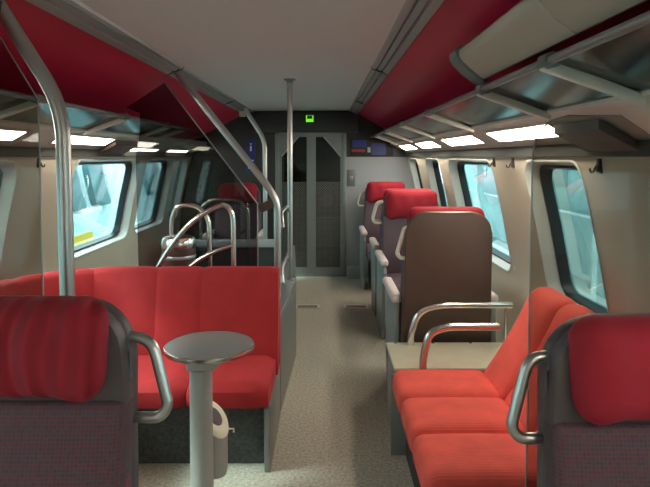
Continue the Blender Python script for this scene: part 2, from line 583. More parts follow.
# vestibule beyond the door
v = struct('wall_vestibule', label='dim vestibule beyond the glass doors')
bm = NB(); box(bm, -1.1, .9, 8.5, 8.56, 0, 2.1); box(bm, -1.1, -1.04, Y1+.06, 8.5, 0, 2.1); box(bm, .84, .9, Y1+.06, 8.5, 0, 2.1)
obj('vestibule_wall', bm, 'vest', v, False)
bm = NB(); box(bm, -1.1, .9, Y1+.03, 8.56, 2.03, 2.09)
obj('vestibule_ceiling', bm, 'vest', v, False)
bm = NB(); rbox(bm, (.07, 8.2, .35), (.55, .35, .42), .09)
tag(obj('locker', bm, 'vest_pale'), 'pale rounded locker in the vestibule seen through the door glass', 'locker')
bm = NB()
lathe(bm, [(0, 0), (.1, 0), (.1, .02), (0, .02)])
lk = obj('wall_disc', bm, 'vest_pale'); lk.rotation_euler = (PI/2, 0, 0); lk.location = (.03, 8.49, .42+.37)
tag(lk, 'pale round disc on the vestibule wall above the locker', 'disc')

# ------------------------------------------------------------------ ceiling lamps in the soffits
def lamp(side, y0, y1, label, e0=.838, e1=.914):
    f = lambda x: mx_(x, side)
    sl = -(1.60-1.497)/(.985-.80)
    zz = lambda x: 1.60+sl*(x-.80)
    t = thing('ceiling_light', label, 'light', (f(.875), (y0+y1)/2, zz(.875)), 0, 'lit lamps along the ceiling edge')
    L = (y1-y0)/2
    bm = NB(); o = -.004
    xa, xb = e0-.875, e1-.875
    s = side
    prism(bm, [(s*xa, sl*xa-.006), (s*xb, sl*xb-.006), (s*xb, sl*xb-.001), (s*xa, sl*xa-.001)], 'y', -L, L)
    obj('diffuser', bm, 'lamp' if side > 0 else 'lamp_dim', t, False)
    bm = NB()
    for (p, q, c, d) in ((xa-.010, xa, -L-.01, L+.01), (xb, xb+.010, -L-.01, L+.01), (xa, xb, -L-.01, -L), (xa, xb, L, L+.01)):
        prism(bm, [(s*p, sl*p-.008), (s*q, sl*q-.008), (s*q, sl*q), (s*p, sl*p)], 'y', c, d)
    obj('frame', bm, 'soffit', t, False)
lamp(1, 2.12, 2.92, 'largest lit ceiling light on the right, over the red bench')
lamp(1, 3.22, 4.05, 'second lit ceiling light on the right, over the brown backed seat')
lamp(1, 4.42, 5.2, 'third lit ceiling light on the right, before the smallest one')
lamp(1, 5.55, 6.35, 'smallest and farthest lit ceiling light on the right')
lamp(1, -1.7, -.9, 'lit ceiling light on the right at the rear end wall')
lamp(-1, 2.0, 2.75, 'lit ceiling light on the left cut by the photo edge, behind the steel pole')
lamp(-1, 3.15, 3.9, 'lit ceiling light on the left just past the steel pole')
lamp(-1, 4.45, 5.25, 'lit ceiling light on the left past the sofa', .930, .968)
lamp(-1, 5.6, 6.4, 'farthest lit ceiling light on the left by the end wall', .930, .968)
lamp(-1, -.3, .5, 'lit ceiling light on the left behind the viewpoint')
lamp(1, -.3, .5, 'lit ceiling light on the right behind the viewpoint')
lamp(-1, -1.7, -.9, 'lit ceiling light on the left at the rear end wall')

# soffit boxes
def soffit_box(side, y0, y1, m, label):
    f = lambda x: mx_(x, side)
    bm = NB(); prism(bm, [(f(.845), 1.568), (f(.845), 1.535), (f(.985), 1.462), (f(.985), 1.492)], 'y', y0, y1, .006)
    tag(obj('speaker_box', bm, m), label, 'box', 'long boxes under the ceiling edge')
soffit_box(1, 1.74, 2.08, 'box_grey', 'grey box under the right ceiling edge, near the glass screen')
soffit_box(-1, 3.94, 4.42, 'box_brown', 'brown box under the left ceiling edge, past the steel pole')

# ------------------------------------------------------------------ luggage racks
def rack(side, y0, y1, bars, label, fascia=None):
    f = lambda x: mx_(x, side)
    t = thing('luggage_rack', label, 'rack', (0, y0, 0), 0, 'luggage racks under the red panels')
    IN, OUT = (.55, 1.686), (.80, 1.604)
    bm = NB(); tube(bm, [(f(IN[0]), 0, IN[1]), (f(IN[0]), y1-y0, IN[1])], .011)
    obj('front_rail', bm, 'grey_metal', t)
    bm = NB(); prism(bm, [(f(.775), 1.617), (f(.775), 1.600), (f(.812), 1.588), (f(.812), 1.606)], 'y', 0, y1-y0)
    obj('rear_rail', bm, 'soffit', t, False)
    ends = [y0]+[b for b in bars if y0 < b < y1]+[y1]
    for a, b in zip(ends, ends[1:]):
        bm = NB(); prism(bm, [(f(.555), 1.683), (f(.780), 1.609), (f(.780), 1.615), (f(.555), 1.689)], 'y', a-y0+.012, b-y0-.012)
        obj('glass_shelf', bm, 'rack_glass', t, False)
    for b in bars:
        bm = NB(); y = b-y0
        prism(bm, [(f(.535), 1.665), (f(.79), 1.578), (f(.79), 1.602), (f(.535), 1.70)], 'y', y-.016, y+.016, .005)
        obj('bracket', bm, 'bracket', t)
        bm = NB(); prism(bm, [(f(.53), 1.672), (f(.545), 1.664), (f(.572), 1.672), (f(.575), 1.70), (f(.555), 1.708), (f(.535), 1.70)], 'y', y-.026, y+.026, .004)
        obj('clip', bm, 'box_grey', t)
    return t
BR = [-1.4, -.5, .35, .82, 1.40, 1.98, 2.99, 4.05, 5.1, 6.1]
rack(1, Y0+.05, Y1-.08, BR, 'glass luggage rack along the right side above the windows')
rack(-1, Y0+.05, 4.68, [-1.4, -.5, .35, 1.40, 2.3, 3.3, 4.2, 4.66], 'glass luggage rack along the left side, ending past the steel pole')
# lower lip of the left slope beyond the rack end
# rounded luggage-bin fascia on the right
t = thing('luggage_bin', 'large beige rounded luggage bin cover above the right rack', 'luggage bin', (0, 0, 0))
def bin_sec(off=0.):
    pts = []
    for k in range(11):
        a = math.radians(200-k*13)
        pts.append((.535+.085*math.cos(a)-off*0, 1.795+.088*math.sin(a)))
    return pts
secA = [(.562, 1.746), (.548, 1.742), (.536, 1.748), (.500, 1.776), (.472, 1.802), (.459, 1.820), (.457, 1.838), (.475, 1.856), (.500, 1.862), (.562, 1.83)]
secA = [(x+.012, z-.018) for x, z in secA]
for a, b in ((1.27, 2.0), (.52, 1.265), (-.23, .515), (-.98, -.235), (-1.9, -.985)):
    bm = NB(); prism(bm, secA, 'y', a, b, .006)
    obj('cover', bm, 'fascia', t)
bm = NB(); prism(bm, [((x-.53)*1.13+.525, (z-1.79)*1.13+1.788) for x, z in secA], 'y', 1.985, 2.09, .012)
obj('end_cap', bm, 'box_grey', t)

# ------------------------------------------------------------------ seats
HW = .26
def back_outline(hw0, hw1, z0, z1, r):
    pts = [(-hw0, z0), (hw0, z0)]
    for k in range(9):
        a = PI/2*k/8
        pts.append((hw1-r+r*math.cos(a), z1-r+r*math.sin(a)))
    for k in range(9):
        a = PI/2+PI/2*k/8
        pts.append((-hw1+r+r*math.cos(a), z1-r+r*math.sin(a)))
    return pts

def make_seat(label, loc, rz, group, cloth, shell, head, handle='steel_matt', handle_side=1, big_head=False, dz=0., hx=0.):
    """faces -y at rz 0; origin on the floor below the backrest"""
    t = thing('train_seat', label, 'seat', loc, rz, group)
    tilt = Matrix.Translation((0, 0, .42+dz)) @ Matrix.Rotation(math.radians(-5), 4, 'X') @ Matrix.Translation((0, 0, -.42))
    bm = NB(); prism(bm, back_outline(HW, .238, .30, 1.15, .115), 'y', .0, .055, .018, 3, tilt)
    obj('back_shell', bm, shell, t)
    bm = NB()
    def taper(w, u):
        k = 1-.065*(u[2]+1)/2
        return Vector((w.x*k, w.y-.012*math.cos(u[2]*2.6), w.z))
    rbox(bm, (0, -.028, .6775), (.522, .075, .535), .025, (0, .010, 0), 8, tilt, taper)
    obj('backrest', bm, cloth, t)
    # fabric wing of the upper back, beside the headrest
    bm = NB(); prism(bm, back_outline(.244, .233, .935, 1.146, .112), 'y', -.04, .02, .006, 2, tilt)
    obj('shoulder_panel', bm, shell, t)
    bm = NB()
    w = .43 if big_head else .405
    def droop(p, u):
        ztip = -.022*max(0, abs(u[0])-.55)/.45*(1 if u[2] < 0 else 0)*max(0, -u[2])
        x = p.x*(1-.045*max(0, -u[2])*max(0, abs(u[0])-.3))
        wr = (.007 if head == 'headrest_cloth' else .002)*math.sin(p.x*55+1.3*math.sin(p.z*14))*max(0, 1-u[2]**2)
        return Vector((x, p.y+wr, p.z+ztip))
    hh = .235 if big_head else .207
    rbox(bm, (0, -.052, 1.165-hh/2), (w, .115, hh), .05, (.006, .022, 0), 22, tilt, droop)
    obj('headrest', bm, head, t)
    if handle:
        bm = NB(); s = handle_side
        tube(bm, [tilt @ Vector((s*.205, .025, 1.065)), tilt @ Vector((s*(.285-hx), .02, 1.06)), tilt @ Vector((s*(.325-hx), .02, .91)), tilt @ Vector((s*(.305-hx), .02, .885)), tilt @ Vector((s*.215, .025, .885))], .0125, .04)
        obj('grab_handle', bm, handle, t)
    bm = NB(); rbox(bm, (0, -.285, .40), (.49, .50, .14), .05, (0, .01, .02), 8)
    obj('seat_cushion', bm, cloth, t)
    bm = NB(); box(bm, -.2, .2, -.45, -.02, 0, .33, .02)
    obj('seat_base', bm, 'shell', t)
    for s in (-1, 1):
        bm = NB()
        prism(bm, [(-.36, 0), (.0, 0), (.03, .30), (.02, .615), (-.46, .615), (-.50, .56), (-.47, .45)], 'x', s*.262, s*.292, .008)
        pnl = obj('side_panel', bm, 'panel_green', t)
        bm = NB(); rbox(bm, (s*.278, -.235, .635), (.062, .51, .05), .02)
        obj('arm_pad', bm, 'pad', t)
    return t

G = 'single seats with red headrests'
make_seat('near seat at the lower left with wrinkled red headrest', (-.668, 1.16, 0), 0, G, 'seat_cloth', 'shell', 'headrest_cloth', 'steel_matt', 1, dz=-.012, hx=.006)
make_seat('near seat at the lower right with smooth red headrest', (.716, 1.13, 0), 0, G, 'seat_cloth', 'shell', 'headrest_smooth', 'steel_matt', -1, dz=-.045, hx=.015)
make_seat('seat turned away with plain brown back, behind the metal cabinet', (.69, 3.19, 0), PI, G, 'seat_cloth_plum', 'shell_brown', 'headrest_smooth', 'handle_cream', 1, True, 0, .04)
plum = make_seat('plum seat facing the viewer behind the brown backed seat, wide red headrest', (.735, 4.74, 0), 0, G, 'seat_cloth_plum', 'shell', 'headrest_smooth', 'handle_cream', -1, True)
dup(plum, (.70, 6.42, 0), 0, 'farthest right seat facing the viewer, by the grey end wall', G)
make_seat('plum seat turned away, back to back with the wide headrest seat', (.745, 5.02, 0), PI, G, 'seat_cloth_plum', 'shell', 'headrest_smooth', 'handle_cream', 1, True)
make_seat('lone seat on the left facing the viewer behind the dark glass screen', (-.95, 6.1, 0), 0, G, 'seat_cloth_plum', 'shell', 'headrest_smooth', None)

# ------------------------------------------------------------------ curved sofa on the left
sofa = thing('corner_sofa', 'curved red corner sofa along the left side behind the round table', 'sofa', (-.25, 2.7, 0))
OX, OY = -.25, 2.7
R = .60
def sofa_path(s):
    """outer line of the back, s metres from the aisle end; returns point, inward normal"""
    L1 = .80; LA = R*PI/2
    if s < L1: return Vector((-.25-s, 3.08)), Vector((0, -1))
    if s < L1+LA:
        a = (s-L1)/R
        return Vector((-1.05-R*math.sin(a), 2.48+R*math.cos(a))), Vector((math.sin(a), -math.cos(a)))
    return Vector((-1.65, 2.48-(s-L1-LA))), Vector((1, 0))
BACK = [(0, .30), (.0, .82), (.012, .842), (.04, .853), (.075, .848), (.10, .825), (.125, .70), (.165, .48), (.185, .38), (.185, .30)]
segs = [(0, .415), (.415, .655), (.655, 1.02), (1.02, 1.45), (1.45, 1.84), (1.84, 2.22)]
for a, b in segs:
    bm = NB(); n = 10; rings = []
    for k in range(n+1):
        u = k/n
        s = a+(b-a)*u
        p, nn = sofa_path(s)
        e = min(u, 1-u)*(b-a)
        shr = .006*max(0, 1-e/.02)
        ring = []
        for (o, z) in BACK:
            oo = o-(shr if o > .05 else 0); z2 = z-(shr if z > .8 else 0)
            q = p+nn*oo
            ring.append(bm.verts.new((q.x-OX, q.y-OY, z2)))
        rings.append(ring)
    for r1, r2 in zip(rings, rings[1:]):
        for k in range(len(BACK)):
            k2 = (k+1) % len(BACK)
            bm.faces.new((r1[k], r1[k2], r2[k2], r2[k]))
    bm.faces.new(rings[0]); bm.faces.new(list(reversed(rings[-1])))
    obj('back_cushion', bm, 'sofa_cloth', sofa)
# seat cushions
def sofa_seat(a, b):
    bm = NB(); n = 8; rings = []
    prof = [(.165, .30), (.165, .405), (.35, .412), (.52, .415), (.575, .408), (.60, .385), (.605, .345), (.595, .31), (.57, .30)]
    for k in range(n+1):
        u = k/n; s = a+(b-a)*u
        p, nn = sofa_path(s); e = min(u, 1-u)*(b-a)
        shr = .022*max(0, 1-e/.03)**2
        ring = []
        for (o, z) in prof:
            q = p+nn*(o-(shr if o > .55 else 0))
            ring.append(bm.verts.new((q.x-OX, q.y-OY, z-(shr if z > .36 else 0))))
        rings.append(ring)
    for r1, r2 in zip(rings, rings[1:]):
        for k in range(len(prof)):
            k2 = (k+1) % len(prof)
            bm.faces.new((r1[k], r1[k2], r2[k2], r2[k]))
    bm.faces.new(rings[0]); bm.faces.new(list(reversed(rings[-1])))
    obj('seat_cushion', bm, 'sofa_cloth', sofa)
for a, b in ((.01, .385), (.39, .80), (.805, 1.735), (1.745, 2.215)): sofa_seat(a, b)
bm = NB()
box(bm, -1.35, -.02, 2.58-OY, 3.05-OY, 0, .30); box(bm, -1.38, -.88, 2.05-OY, 2.58-OY, 0, .30)
obj('sofa_base', bm, 'dark_carpet', sofa, False)
bm = NB(); box(bm, -.03, .0, 2.50-OY, 3.07-OY, 0, .30, .006)
obj('end_panel', bm, 'grey_metal', sofa)

# low wall beside the stairs
bm = NB(); prism(bm, [(-.25, 3.10), (-.21, 4.05), (-.305, 5.62), (-.36, 5.62), (-.335, 3.10)], 'z', 0, .56, .008)
tag(obj('stair_wall', bm, 'grey_metal'), 'low grey wall beside the aisle behind the sofa', 'low wall')
# stairwell, steps and parapet
st = thing('staircase', 'dark stairs going down behind the curved sofa', 'stairs', (-.93, 4.0, -.06))
bm = NB()
for k in range(6):
    box(bm, -.5, .5, .02+.24*k, 1.44, -1.35, -.02-.2*k-.12)
obj('step_flight', bm, 'stair', st, False)
bm = NB(); box(bm, -.56, -.52, -.05, 1.45, -1.4, .055); box(bm, .51, .55, -.05, 1.45, -1.4, .055); box(bm, -.56, .55, 1.40, 1.45, -1.4, .055)
obj('stairwell_lining', bm, 'near_black', st, False)
pw = thing('stair_parapet', 'dark parapet with pale top at the far side of the stairs', 'parapet', (-.93, 5.52, 0))
bm = NB(); box(bm, -.62, .45, -.03, .03, 0, .56); obj('parapet_panel', bm, 'back_dark', pw, False)
bm = NB(); box(bm, -.63, .46, -.045, .045, .56, .63, .008); obj('parapet_top', bm, 'back_wall', pw)

# ------------------------------------------------------------------ side bench on the right
BX, BY = .32, 1.72
bench = thing('side_bench', 'red three seat bench along the right wall facing the aisle', 'bench', (BX, BY, 0))
for i in range(3):
    y = .155+.31*i
    bm = NB()
    rbox(bm, (.225, y, .375), (.45, .308, .125), .045, (0, 0, .014), 8)
    obj('seat_cushion', bm, 'bench_cloth', bench)
    bm = NB()
    def lean(p, u): return Vector((p.x+.30*(p.z+.23), p.y, p.z))
    rbox(bm, (.435, y, .61), (.12, .308, .46), .05, (.012, 0, 0), 8, None, lambda p, u: Vector((p.x+.155+.56*p.z-.10*(u[2]**2-1)*.2, p.y, p.z)))
    obj('back_cushion', bm, 'bench_cloth', bench)
bm = NB(); box(bm, .07, .70, .02, .92, 0, .315, .01)
obj('bench_base', bm, 'near_black', bench)
bm = NB(); box(bm, .0, .75, .928, .945, 0, .40, .004)
obj('end_panel', bm, 'grey_metal', bench)
bm = NB(); tube(bm, [(.155, .952, .36), (.155, .952, .47), (.185, .952, .60), (.27, .952, .63), (.52, .952, .63)], .019, .07)
obj('arm_rail', bm, 'steel', bench)

# metal cabinet with rail between bench and brown seat
cab = thing('side_cabinet', 'low metal topped cabinet between red bench and brown backed seat', 'cabinet', (.34, 2.70, 0))
bm = NB(); box(bm, .01, .76, .02, .37, 0, .395, .006)
obj('cabinet_body', bm, 'grey_metal', cab)
bm = NB(); box(bm, 0, .775, 0, .385, .395, .415, .006)
top = obj('cabinet_top', bm, 'cabinet_metal', cab)
bm = NB()
for x in (.05, .26, .47, .68):
    lathe(bm, [(0, .421), (.006, .420), (.008, .415)], (x, .365), 10)
obj('rivet', bm, 'steel', top)
bm = NB(); tube(bm, [(.135, .345, .41), (.135, .345, .47), (.175, .345, .60), (.29, .345, .635), (.69, .345, .635)], .019, .08)
tube(bm, [(.66, .345, .635), (.66, .345, .41)], .010)
obj('guard_rail', bm, 'steel', cab)

# ------------------------------------------------------------------ round table
tb = thing('round_table', 'small round grey table on a thick column in front of the sofa', 'table', (-.466, 2.22, -.0))
bm = NB(); lathe(bm, [(0, .678), (.165, .678), (.177, .681), (.177, .695), (.170, .698), (0, .698)], n=64)
obj('table_top', bm, 'table_top', tb)
bm = NB(); lathe(bm, [(.174, .6985), (.1785, .696), (.1805, .688), (.1785, .680), (.172, .677)], n=64)
obj('table_rim', bm, 'steel', tb)
cc = (-.036, 0)
bm = NB(); lathe(bm, [(0, .01), (.047, .01), (.045, .58), (.047, .60), (0, .61)], cc, 36)
obj('column', bm, 'table_grey', tb)
bm = NB(); prism(bm, [(-.085, .677), (-.085, .60), (.02, .60), (.058, .635), (.065, .677)], 'y', -.05, .05, .014)
obj('bracket', bm, 'table_grey', tb)
bm = NB(); lathe(bm, [(0, 0), (.15, 0), (.145, .012), (0, .015)], cc, 40)
obj('foot_plate', bm, 'grey_metal', tb)
# bin clipped on the column
n = 36; bc = (.006, .065); rb_ = .052
def zrim(r1, k, lift): return .352-.85*r1*math.cos(2*PI*k/n)+.55*r1*math.sin(2*PI*k/n)+lift
def bin_ring(r1, lift, bm): return [bm.verts.new((bc[0]+r1*math.cos(2*PI*k/n), bc[1]+r1*math.sin(2*PI*k/n), zrim(r1, k, lift))) for k in range(n)]
def bridge_rings(bm, L):
    for p, q in zip(L, L[1:]):
        for k in range(n): bm.faces.new((p[k], p[(k+1) % n], q[(k+1) % n], q[k]))
bm = NB()
L = [[bm.verts.new((bc[0]+r1*math.cos(2*PI*k/n), bc[1]+r1*math.sin(2*PI*k/n), z)) for k in range(n)] for r1, z in ((.030, .115), (.047, .125), (rb_, .15))]+[bin_ring(rb_, -.008, bm)]
bridge_rings(bm, L); bm.faces.new(L[-1]); bm.faces.new(list(reversed(L[0])))
lb = obj('litter_bin', bm, 'table_grey', tb)
bm = NB(); L = [bin_ring(.0525, -.008, bm), bin_ring(.0565, 0, bm), bin_ring(.055, .014, bm), bin_ring(.046, .020, bm), bin_ring(.034, .016, bm)]
bridge_rings(bm, L); bm.faces.new(L[-1])
obj('bin_lid', bm, 'bin_cream', lb)
bm = NB(); L = [bin_ring(.030, .0165, bm), bin_ring(.026, .0215, bm)]
bridge_rings(bm, L); bm.faces.new(L[-1])
obj('lid_flap', bm, 'dark_slot', lb)
bm = NB(); tube(bm, [(bc[0]+.050, bc[1], .315), (bc[0]+.078, bc[1], .315), (bc[0]+.078, bc[1], .30)], .0035)
obj('latch', bm, 'bin_cream', lb)

# ------------------------------------------------------------------ poles, rails and glass screens
def clamp(bm, x, y, z, sx, sy, sz): box(bm, x-sx, x+sx, y-sy, y+sy, z-sz, z+sz, .004)
# near left pole
t = thing('grab_pole', 'thick bent steel pole at the far left, standing behind the near seat', 'pole', (-.775, 1.67, 0), 0, 'steel poles from floor to ceiling')
bm = NB(); tube(bm, [(0, 0, .0), (-.003, 0, 1.60), (-.195, 0, 1.915)], .0215, .10, 16)
obj('pole_tube', bm, 'steel_matt', t)
bm = NB(); lathe(bm, [(0, 0), (.045, 0), (.045, .012), (.022, .018), (.022, .03)], n=24); obj('floor_flange', bm, 'steel_matt', t)
bm = NB(); box(bm, -.225, -.165, -.03, .03, 1.865, 1.905, .006); obj('top_bracket', bm, 'shell', t)
# pole standing free by the aisle
t = thing('grab_pole', 'slim upright steel pole beside the aisle, standing on the low wall', 'pole', (-.25, 4.0, 0), 0, 'steel poles from floor to ceiling')
bm = NB(); tube(bm, [(0, 0, .56), (0, 0, 2.0)], .018, 0, 16); obj('pole_tube', bm, 'steel_matt', t)
bm = NB(); lathe(bm, [(.018, 1.97), (.022, 1.985), (.04, 1.992), (.042, 2.0)], n=24); obj('ceiling_flange', bm, 'grey_metal', t)
bm = NB(); lathe(bm, [(0, .56), (.030, .56), (.030, .572), (.018, .58)], n=24); obj('base_flange', bm, 'steel_matt', t)
for z in (1.06, .70):
    bm = NB(); tube(bm, [(-.02, -.44, z-.06), (-.035, -.38, z+.03), (-.02, -.05, z+.04), (-.012, 0, z)], .012, .05)
    obj('link_bar', bm, 'steel_matt', t)
# diagonal rail
t = thing('diagonal_handrail', 'steel handrail slanting from the ceiling down to the sofa end', 'handrail', (-.30, 3.51, 0), 0, 'handrails around the stairs')
bm = NB(); tube(bm, [(-.625, 0, 1.985), (-.052, 0, 1.258), (0, 0, 1.16), (0, 0, .555)], .022, .10, 16)
obj('rail_tube', bm, 'steel_matt', t)
bm = NB(); box(bm, -.125, -.005, -.014, .014, -.028, .028, .005, 2, Matrix.Translation((0, 0, 1.175)) @ Matrix.Rotation(math.radians(-25), 4, 'Y'))
obj('glass_clamp', bm, 'box_brown', t)
# far stair rail
t = thing('bent_handrail', 'bent steel handrail from the ceiling at the far end of the stairs', 'handrail', (-.60, 5.6, 0), 0, 'handrails around the stairs')
bm = NB(); tube(bm, [(-.20, 0, 1.93), (0, 0, 1.62), (0, 0, 0)], .022, .10, 16); obj('rail_tube', bm, 'steel_matt', t)
bm = NB(); box(bm, -.25, -.19, -.03, .03, 1.85, 1.905, .006); obj('top_bracket', bm, 'fascia', t)
# hoops over the stairs
t = thing('hoop_rail', 'tall steel hoop standing by the bin', 'handrail', (-.824, 3.435, 0), 0, 'handrails around the stairs')
bm = NB(); tube(bm, [(-.122, 0, 0), (-.122, 0, 1.07), (-.085, 0, 1.155), (.04, 0, 1.155), (.11, 0, 1.07), (.122, 0, 0)], .0165, .07); obj('hoop_tube', bm, 'steel', t)
t = thing('arched_rail', 'long arched steel handrail rising above the sofa back', 'handrail', (-.739, 3.155, 0), 0, 'handrails around the stairs')
def arc(p0, p1, p2, n=14):
    p0, p1, p2 = Vector(p0), Vector(p1), Vector(p2)
    return [p0*(1-k/n)**2+p1*2*(k/n)*(1-k/n)+p2*(k/n)**2 for k in range(n+1)]
KS = .924
def near(P): return [Vector((p[0]*KS, p[1], H+(p[2]-H)*KS if p[2] > 0 else 0)) for p in P]
bm = NB()
pts = [(-.26, 0, 0), (-.26, 0, .68)]+arc((-.255, 0, .72), (-.07, .0, 1.08), (.165, .0, 1.155))+arc((.175, 0, 1.157), (.235, 0, 1.15), (.238, 0, 1.04))+[(.238, 0, 0)]
tube(bm, near(pts), .0145)
obj('arch_tube', bm, 'steel', t)
bm = NB(); tube(bm, near([Vector((-.15, 0, 0)), Vector((-.15, 0, .60))]+arc((-.148, 0, .64), (-.02, 0, .84), (.238, 0, .91))), .0125)
obj('lower_tube', bm, 'steel', t)
t = thing('low_hoop', 'far steel hoop behind the dark glass, before the lone seat', 'handrail', (-.98, 5.42, 0), 0, 'handrails around the stairs')
bm = NB(); tube(bm, [(-.25, .1, .632), (-.25, .1, .95), (-.15, .1, 1.03), (.12, .1, 1.03), (.22, .1, .95), (.22, .1, .632)], .016, .09); obj('hoop_tube', bm, 'steel', t)

# glass screens
def screen(poly, y, m, name, label, edge=None):
    t = thing(name, label, 'screen', (0, y, 0), 0, 'glass screens across the coach')
    bm = NB(); prism(bm, poly, 'y', -.004, .004)
    obj('glass_pane', bm, m, t, False)
    if edge:
        bm = NB(); tube(bm, [(x, 0, z) for x, z in edge], .0045 if m == 'pane_dark' else .0025, 0, 8)
        obj('polished_edge', bm, 'grey_metal', t)
    return t
screen([(-.85, .0), (-.85, 1.62), (-.955, 1.80), (-1.13, 1.735), (-1.13, 1.62), (-1.40, 1.555), (-1.58, 1.45), (-1.63, 1.3), (-1.70, .9), (-1.72, 0)], 1.67, 'pane_clear', 'glass_screen',
       'clear glass screen at the far left beside the thick steel pole', [(-.85, .0), (-.85, 1.62), (-.955, 1.80)])
screen([(.555, .0), (.555, 1.46), (.565, 1.51), (.60, 1.545), (.65, 1.56), (.79, 1.56), (.955, 1.45), (.97, 1.42), (1.0, 1.3), (1.10, .8), (1.10, 0)], 1.50, 'pane_clear', 'glass_screen',
       'clear glass screen on the right behind the near seat', [(.555, .0), (.555, 1.46), (.565, 1.51), (.60, 1.545), (.65, 1.56), (.79, 1.56)])
screen([(-.42, 0), (-.42, 1.16), (-.985, 1.905), (-1.225, 1.752), (-1.14, 1.72), (-1.14, 1.62), (-1.17, 1.45), (-1.16, 0)], 3.47, 'pane_dark', 'glass_screen',
       'dark glass screen under the slanting handrail above the sofa', [(-.42, 0), (-.42, 1.16), (-.985, 1.905)])

# chrome-topped bin behind the sofa
t = thing('waste_bin', 'round dark red bin with chrome lid behind the sofa', 'bin', (-.872, 3.315, 0))
bm = NB(); lathe(bm, [(0, 0), (.095, 0), (.098, .03), (.098, .92), (.09, .925), (0, .925)], n=36); obj('bin_body', bm, 'bin_red', t)
bm = NB(); lathe(bm, [(.0985, .915), (.102, .925), (.102, .955), (.09, .975), (.06, .985), (0, .988)], n=36); obj('bin_lid', bm, 'steel', t)
bm = NB(); lathe(bm, [(.0982, .85), (.1005, .853), (.1005, .868), (.0982, .871)], n=36); obj('bin_band', bm, 'alu', t)
bm = NB(); box(bm, .01, .05, -.0985, -.085, .68, .80, .003); obj('bin_sticker', bm, 'blue', t, label='blue sticker')

# ------------------------------------------------------------------ small things
t = thing('exit_sign', 'small green lit sign on the dark header above the door', 'sign', (-.18, Y1-.10, 1.90))
bm = NB(); box(bm, -.055, .055, -.02, 0, -.05, .05, .006); obj('sign_case', bm, 'near_black', t)
bm = NB(); box(bm, -.044, .044, -.024, -.018, -.038, .04); scr = obj('sign_screen', bm, 'green_screen', t, False)
bm = NB(); prism(bm, [(-.038, -.002), (.038, -.002), (.030, .006), (.030, .026), (.038, .036), (-.038, .036), (-.030, .026), (-.030, .006)], 'y', -.027, -.0235); obj('pictogram', bm, 'near_black', scr, False)
# blue notice on the left of the end wall
t = thing('blue_notice', 'narrow blue notice with white marks left of the door', 'notice', (-.89, Y1, 1.46))
bm = NB(); box(bm, -.055, .055, -.015, 0, -.19, .19, .004); obj('notice_board', bm, 'blue', t)
bm = NB()
lathe(bm, [(0, .14), (.012, .14), (.012, .152), (0, .152)], (0, -.0165), 12)
box(bm, -.01, .01, -.018, -.0145, .06, .125)
box(bm, -.035, .035, -.018, -.0145, -.06, -.045); box(bm, -.035, .035, -.018, -.0145, -.10, -.085); box(bm, -.035, .035, -.018, -.0145, -.15, -.12)
obj('white_marks', bm, 'white', t, False)
# coloured notices on the right
t = thing('notice_panel', 'dark notice panel with blue and red areas right of the door', 'notice', (.56, Y1, 1.565))
bm = NB(); box(bm, -.26, .26, -.02, 0, -.105, .105, .004); obj('notice_board', bm, 'near_black', t)
bm = NB(); box(bm, -.23, -.06, -.024, -.018, .0, .09); box(bm, .0, .17, -.024, -.018, -.09, .05); obj('blue_area', bm, 'blue', t, False)
bm = NB(); box(bm, -.24, -.08, -.024, -.018, -.055, -.02); obj('red_area', bm, 'sign_red', t, False)
bm = NB(); box(bm, -.05, -.015, -.024, -.018, -.06, .0); obj('white_area', bm, 'vest_pale', t, False)
# door button box
t = thing('door_button', 'small dark button box on the grey wall right of the door', 'button', (.315, Y1, 1.20))
bm = NB(); box(bm, -.05, .05, -.03, 0, -.10, .10, .01); obj('button_case', bm, 'box_grey', t)
bm = NB(); box(bm, -.02, .02, -.036, -.028, -.03, .02, .004); obj('push_button', bm, 'grey_metal', t)
# floor frames
def floor_frame(x, y, label):
    t = thing('floor_vent', label, 'floor vent', (x, y, 0), 0, 'framed vents in the aisle floor')
    bm = NB()
    for (a, b, c, d) in ((-.12, .12, -.07, -.045), (-.12, .12, .045, .07), (-.12, -.095, -.045, .045), (.095, .12, -.045, .045)):
        box(bm, a, b, c, d, 0, .006)
    obj('vent_frame', bm, 'pad', t, False)
    bm = NB(); box(bm, -.095, .095, -.045, .045, 0, .003); obj('vent_plate', bm, 'ballast_in' if 'ballast_in' in MATS else 'stair', t, False)
mat('ballast_in', (.20, .175, .14), .9)
floor_frame(-.17, 5.35, 'framed vent in the floor on the left of the aisle')
floor_frame(.30, 5.35, 'framed vent in the floor on the right of the aisle')
# coat hooks
def hook(side, y, label):
    f = lambda d: xs(1.415, side)-side*d
    t = thing('coat_hook', label, 'hook', (xs(1.425, side), y, 1.425), 0, 'coat hooks above the windows')
    s = -side
    bm = NB(); box(bm, s*.0-.003, s*.0+.003+.0, -.012, .012, -.035, .02); box(bm, min(0, s*.012), max(0, s*.012), -.010, .010, -.03, .018, .002); obj('hook_plate', bm, 'hook', t)
    bm = NB(); tube(bm, [(s*.008, 0, .0), (s*.018, 0, -.012), (s*.024, 0, -.03), (s*.034, 0, -.03), (s*.038, 0, -.016)], .004, .008, 8); obj('hook_arm', bm, 'hook', t)
hook(1, 2.02, 'dark coat hook above the glass screen on the right wall')
hook(1, 2.95, 'dark coat hook above the beige pillar, nearer of the two')
hook(1, 3.28, 'dark coat hook above the beige pillar, farther of the two')
hook(-1, 3.15, 'dark coat hook above the pillar on the left wall')

